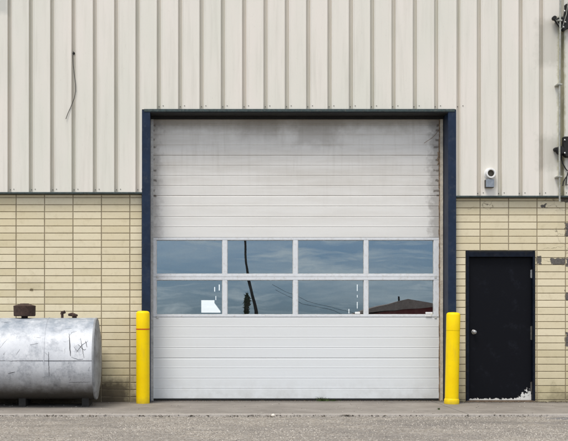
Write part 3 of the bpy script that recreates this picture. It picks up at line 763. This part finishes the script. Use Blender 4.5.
# ------------------------------------------------------------------ behind the viewpoint, mirrored in the glass
HR = 350.6
def Q(px, py, Y):                                  # pane pixel -> place at distance Y in front of the wall
    s = (15 + 2 * DY + Y) / F
    return (CX + (px - 190) * s, CZ + (HR - py) * s)
U = empty('utility_pole', (Q(256, 330, 40)[0], -40, 0), 'dark leaning utility pole mirrored in the second window column', 'utility pole')
pl = [(263, 350 + 24), (254.4, 315), (250.6, 298), (246.8, 281), (245.2, 272), (243.4, 240), (242.8, 190)]
w = MB(); w.tube([(Q(a, b, 40)[0], -40, Q(a, b, 40)[1]) for a, b in pl], [.10, .085, .075, .068, .06, .055, .05], 10); w.build('pole_shaft', M_wood, U, loc=U.location)
cz = Q(243, 215, 40); w = MB(); w.box(cz[0] - 1.1, cz[0] + 1.1, -40.15, -40.05, cz[1], cz[1] + .12); w.build('crossarm', M_wood, U, loc=U.location)
for (a, b) in (((285, 300), (330, 316)), ((285, 304), (318, 316))):
    p, q = Q(a[0], a[1], 45), Q(b[0], b[1], 45)
    w = MB(); w.tube([(p[0] + (q[0] - p[0]) * t * 1.0, -45, p[1] + (q[1] - p[1]) * t - .15 * math.sin(math.pi * t)) for t in (-.3, 0, .5, 1, 1.5, 2)], .009, 5)
    w.build('overhead_line', M_black, loc=(p[0], -45, p[1]), label='faint overhead line mirrored in the lower third window pane', cat='cable', group='overhead lines mirrored in the glass')
tx = Q(246.5, 330, 60)[0]
Tt = empty('small_tree', (tx, -60, 0), 'small dark conical tree mirrored beside the pole in the lower window', 'tree')
w = MB(); w.tube([(tx, -60, 0), (tx, -60, 2.2), (tx, -60, 4.4)], [.12, .08, .03], 8); w.build('trunk', M_bark, Tt, loc=Tt.location)
w = MB()
for i in range(2600):
    t = random.random() ** .7; rr = .8 * (t ** .7 + .25 * math.sin(t * 13)) * (0.6 + .35 * noise.noise((t * 6, i % 7, 0))); a = random.uniform(0, 6.28); q = rr * random.random() ** .5
    c = Vector((tx + q * math.cos(a), -60 + q * math.sin(a), 4.9 - t * 4.2)); u = Vector((random.gauss(0, 1), random.gauss(0, 1), random.gauss(0, 1)))* .08; v_ = u.orthogonal().normalized() * .05
    w.add([c - u, c + v_, c + u, c - v_], [(0, 1, 2, 3)])
w.build('crown', M_foliage, Tt, loc=Tt.location)
y_ = -100
LB = empty('low_building', (Q(408, 330, 100)[0], y_, 0), 'low dark red building with a shallow grey roof mirrored in the lower right window', 'building')
pk, l_, r_ = Q(408, 303.6, 100), Q(362, 317, 100), Q(452, 310.5, 100)
w = MB(); w.prism([(l_[0] + .4, 0), (r_[0] + 6, 0), (r_[0] + 6, r_[1] - 1.4), (pk[0] + 3.0, pk[1] - .75), (l_[0] + .4, l_[1] - .25)], y_ - 16, y_); w.build('wall', M_redbrick, LB, loc=LB.location)
w = MB(); w.prism([(l_[0], l_[1] - .12), (l_[0], l_[1] + .12), (pk[0], pk[1]), (r_[0] + 7, r_[1] - 1.6), (r_[0] + 7, r_[1] - 1.9), (pk[0] + 3, pk[1] - .85)], y_ - 16.5, y_ + .5); w.build('roof', M_shingle, LB, loc=LB.location)
w = MB(); c = Q(404, 303.8, 100); w.tube([(c[0], y_ - 3, c[1] - .4), (c[0], y_ - 3, c[1] + .45)], .12, 8); w.build('chimney', M_black, LB, loc=LB.location)

# ------------------------------------------------------------------ light
SUN_EL, SUN_AZ = 63, 214           # azimuth: where the sun stands, clockwise from +y
wd = bpy.data.worlds.new('World'); S.world = wd; wd.use_nodes = True
wt = wd.node_tree; wt.nodes.clear(); N = NT(wt)
sky = N.n('ShaderNodeTexSky', out=None, sky_type='NISHITA', sun_disc=False, sun_elevation=R(SUN_EL), sun_rotation=R(SUN_AZ), altitude=300, air_density=1.1, dust_density=1.5, ozone_density=1.5)
tc = N.n('ShaderNodeTexCoord', out=0)
sp = N.n('ShaderNodeSeparateXYZ', {0: tc}, out=None)
zc = N.m('ADD', N.m('MAXIMUM', sp.outputs[2], 0), .06)
cv = N.n('ShaderNodeCombineXYZ', {0: N.m('DIVIDE', sp.outputs[0], zc), 1: N.m('DIVIDE', sp.outputs[1], zc), 2: 0.})
nz = N.n('ShaderNodeTexNoise', {'Vector': cv, 'Scale': .55, 'Detail': 9., 'Roughness': .62, 'Distortion': .6})
nz2 = N.n('ShaderNodeTexNoise', {'Vector': cv, 'Scale': .25, 'Detail': 5., 'Roughness': .6})
cm = N.ramp(N.m('ADD', N.m('MULTIPLY', nz, .6), N.m('MULTIPLY', nz2, .4)), .42, .62, .25, .97)
cm = N.m('MULTIPLY', N.m('POWER', cm, N.ramp(sp.outputs[2], .0, .35, 2.6, 1.)), N.ramp(sp.outputs[2], .0, .4, .62, 1.))
low = N.ramp(sp.outputs[2], .0, .30)
low = N.m('MAXIMUM', low, N.ramp(sp.outputs[1], -.2, .3))
sk = N.mix(1., sky.outputs[0], N.mix(low, (.40, .52, .80), (1., 1., 1.)), 'MULTIPLY')
wv = N.n('ShaderNodeMapping', {'Vector': tc, 'Scale': (9, 9, 60)})
wisp = N.n('ShaderNodeTexNoise', {'Vector': wv, 'Scale': 1.5, 'Detail': 7., 'Roughness': .62, 'Distortion': .5})
wisp = N.m('MULTIPLY', N.ramp(wisp, .46, .68, 0, .75), N.ramp(sp.outputs[2], .35, .1))
cm = N.m('MAXIMUM', cm, N.m('MAXIMUM', wisp, N.m('MULTIPLY', N.ramp(sp.outputs[1], .2, .6), N.ramp(sp.outputs[2], .5, .0, 0, .9))))
cl = N.mix(cm, sk, (7.5, 7.4, 7.4))
bg = N.n('ShaderNodeBackground', {0: cl, 1: .11}); N.n('ShaderNodeOutputWorld', {0: bg})
ld = bpy.data.lights.new('sun', 'SUN'); ld.energy = 1.9; ld.angle = R(22); ld.color = (1, .95, .87)
lo = bpy.data.objects.new('sun', ld); COL.objects.link(lo)
az = R(SUN_AZ); el = R(SUN_EL)
dv = Vector((math.sin(az) * math.cos(el), math.cos(az) * math.cos(el), math.sin(el)))
lo.rotation_euler = dv.to_track_quat('Z', 'Y').to_euler(); lo.location = dv * 30

# ------------------------------------------------------------------ camera
cd = bpy.data.cameras.new('camera'); co = bpy.data.objects.new('camera', cd); COL.objects.link(co)
co.location = (CX, CY, CZ); co.rotation_euler = (R(90), 0, 0)
cd.sensor_width = 36; cd.sensor_fit = 'HORIZONTAL'; cd.lens = F / 568 * 36
cd.shift_x = (284 - 190) / 568; cd.shift_y = (314 - 220.5) / 568
cd.clip_end = 2000; cd.clip_start = .1
S.camera = co
S.view_settings.view_transform = 'Standard'; S.view_settings.look = 'None'; S.view_settings.exposure = 0.66; S.view_settings.gamma = 1
S.view_settings.use_curve_mapping = False
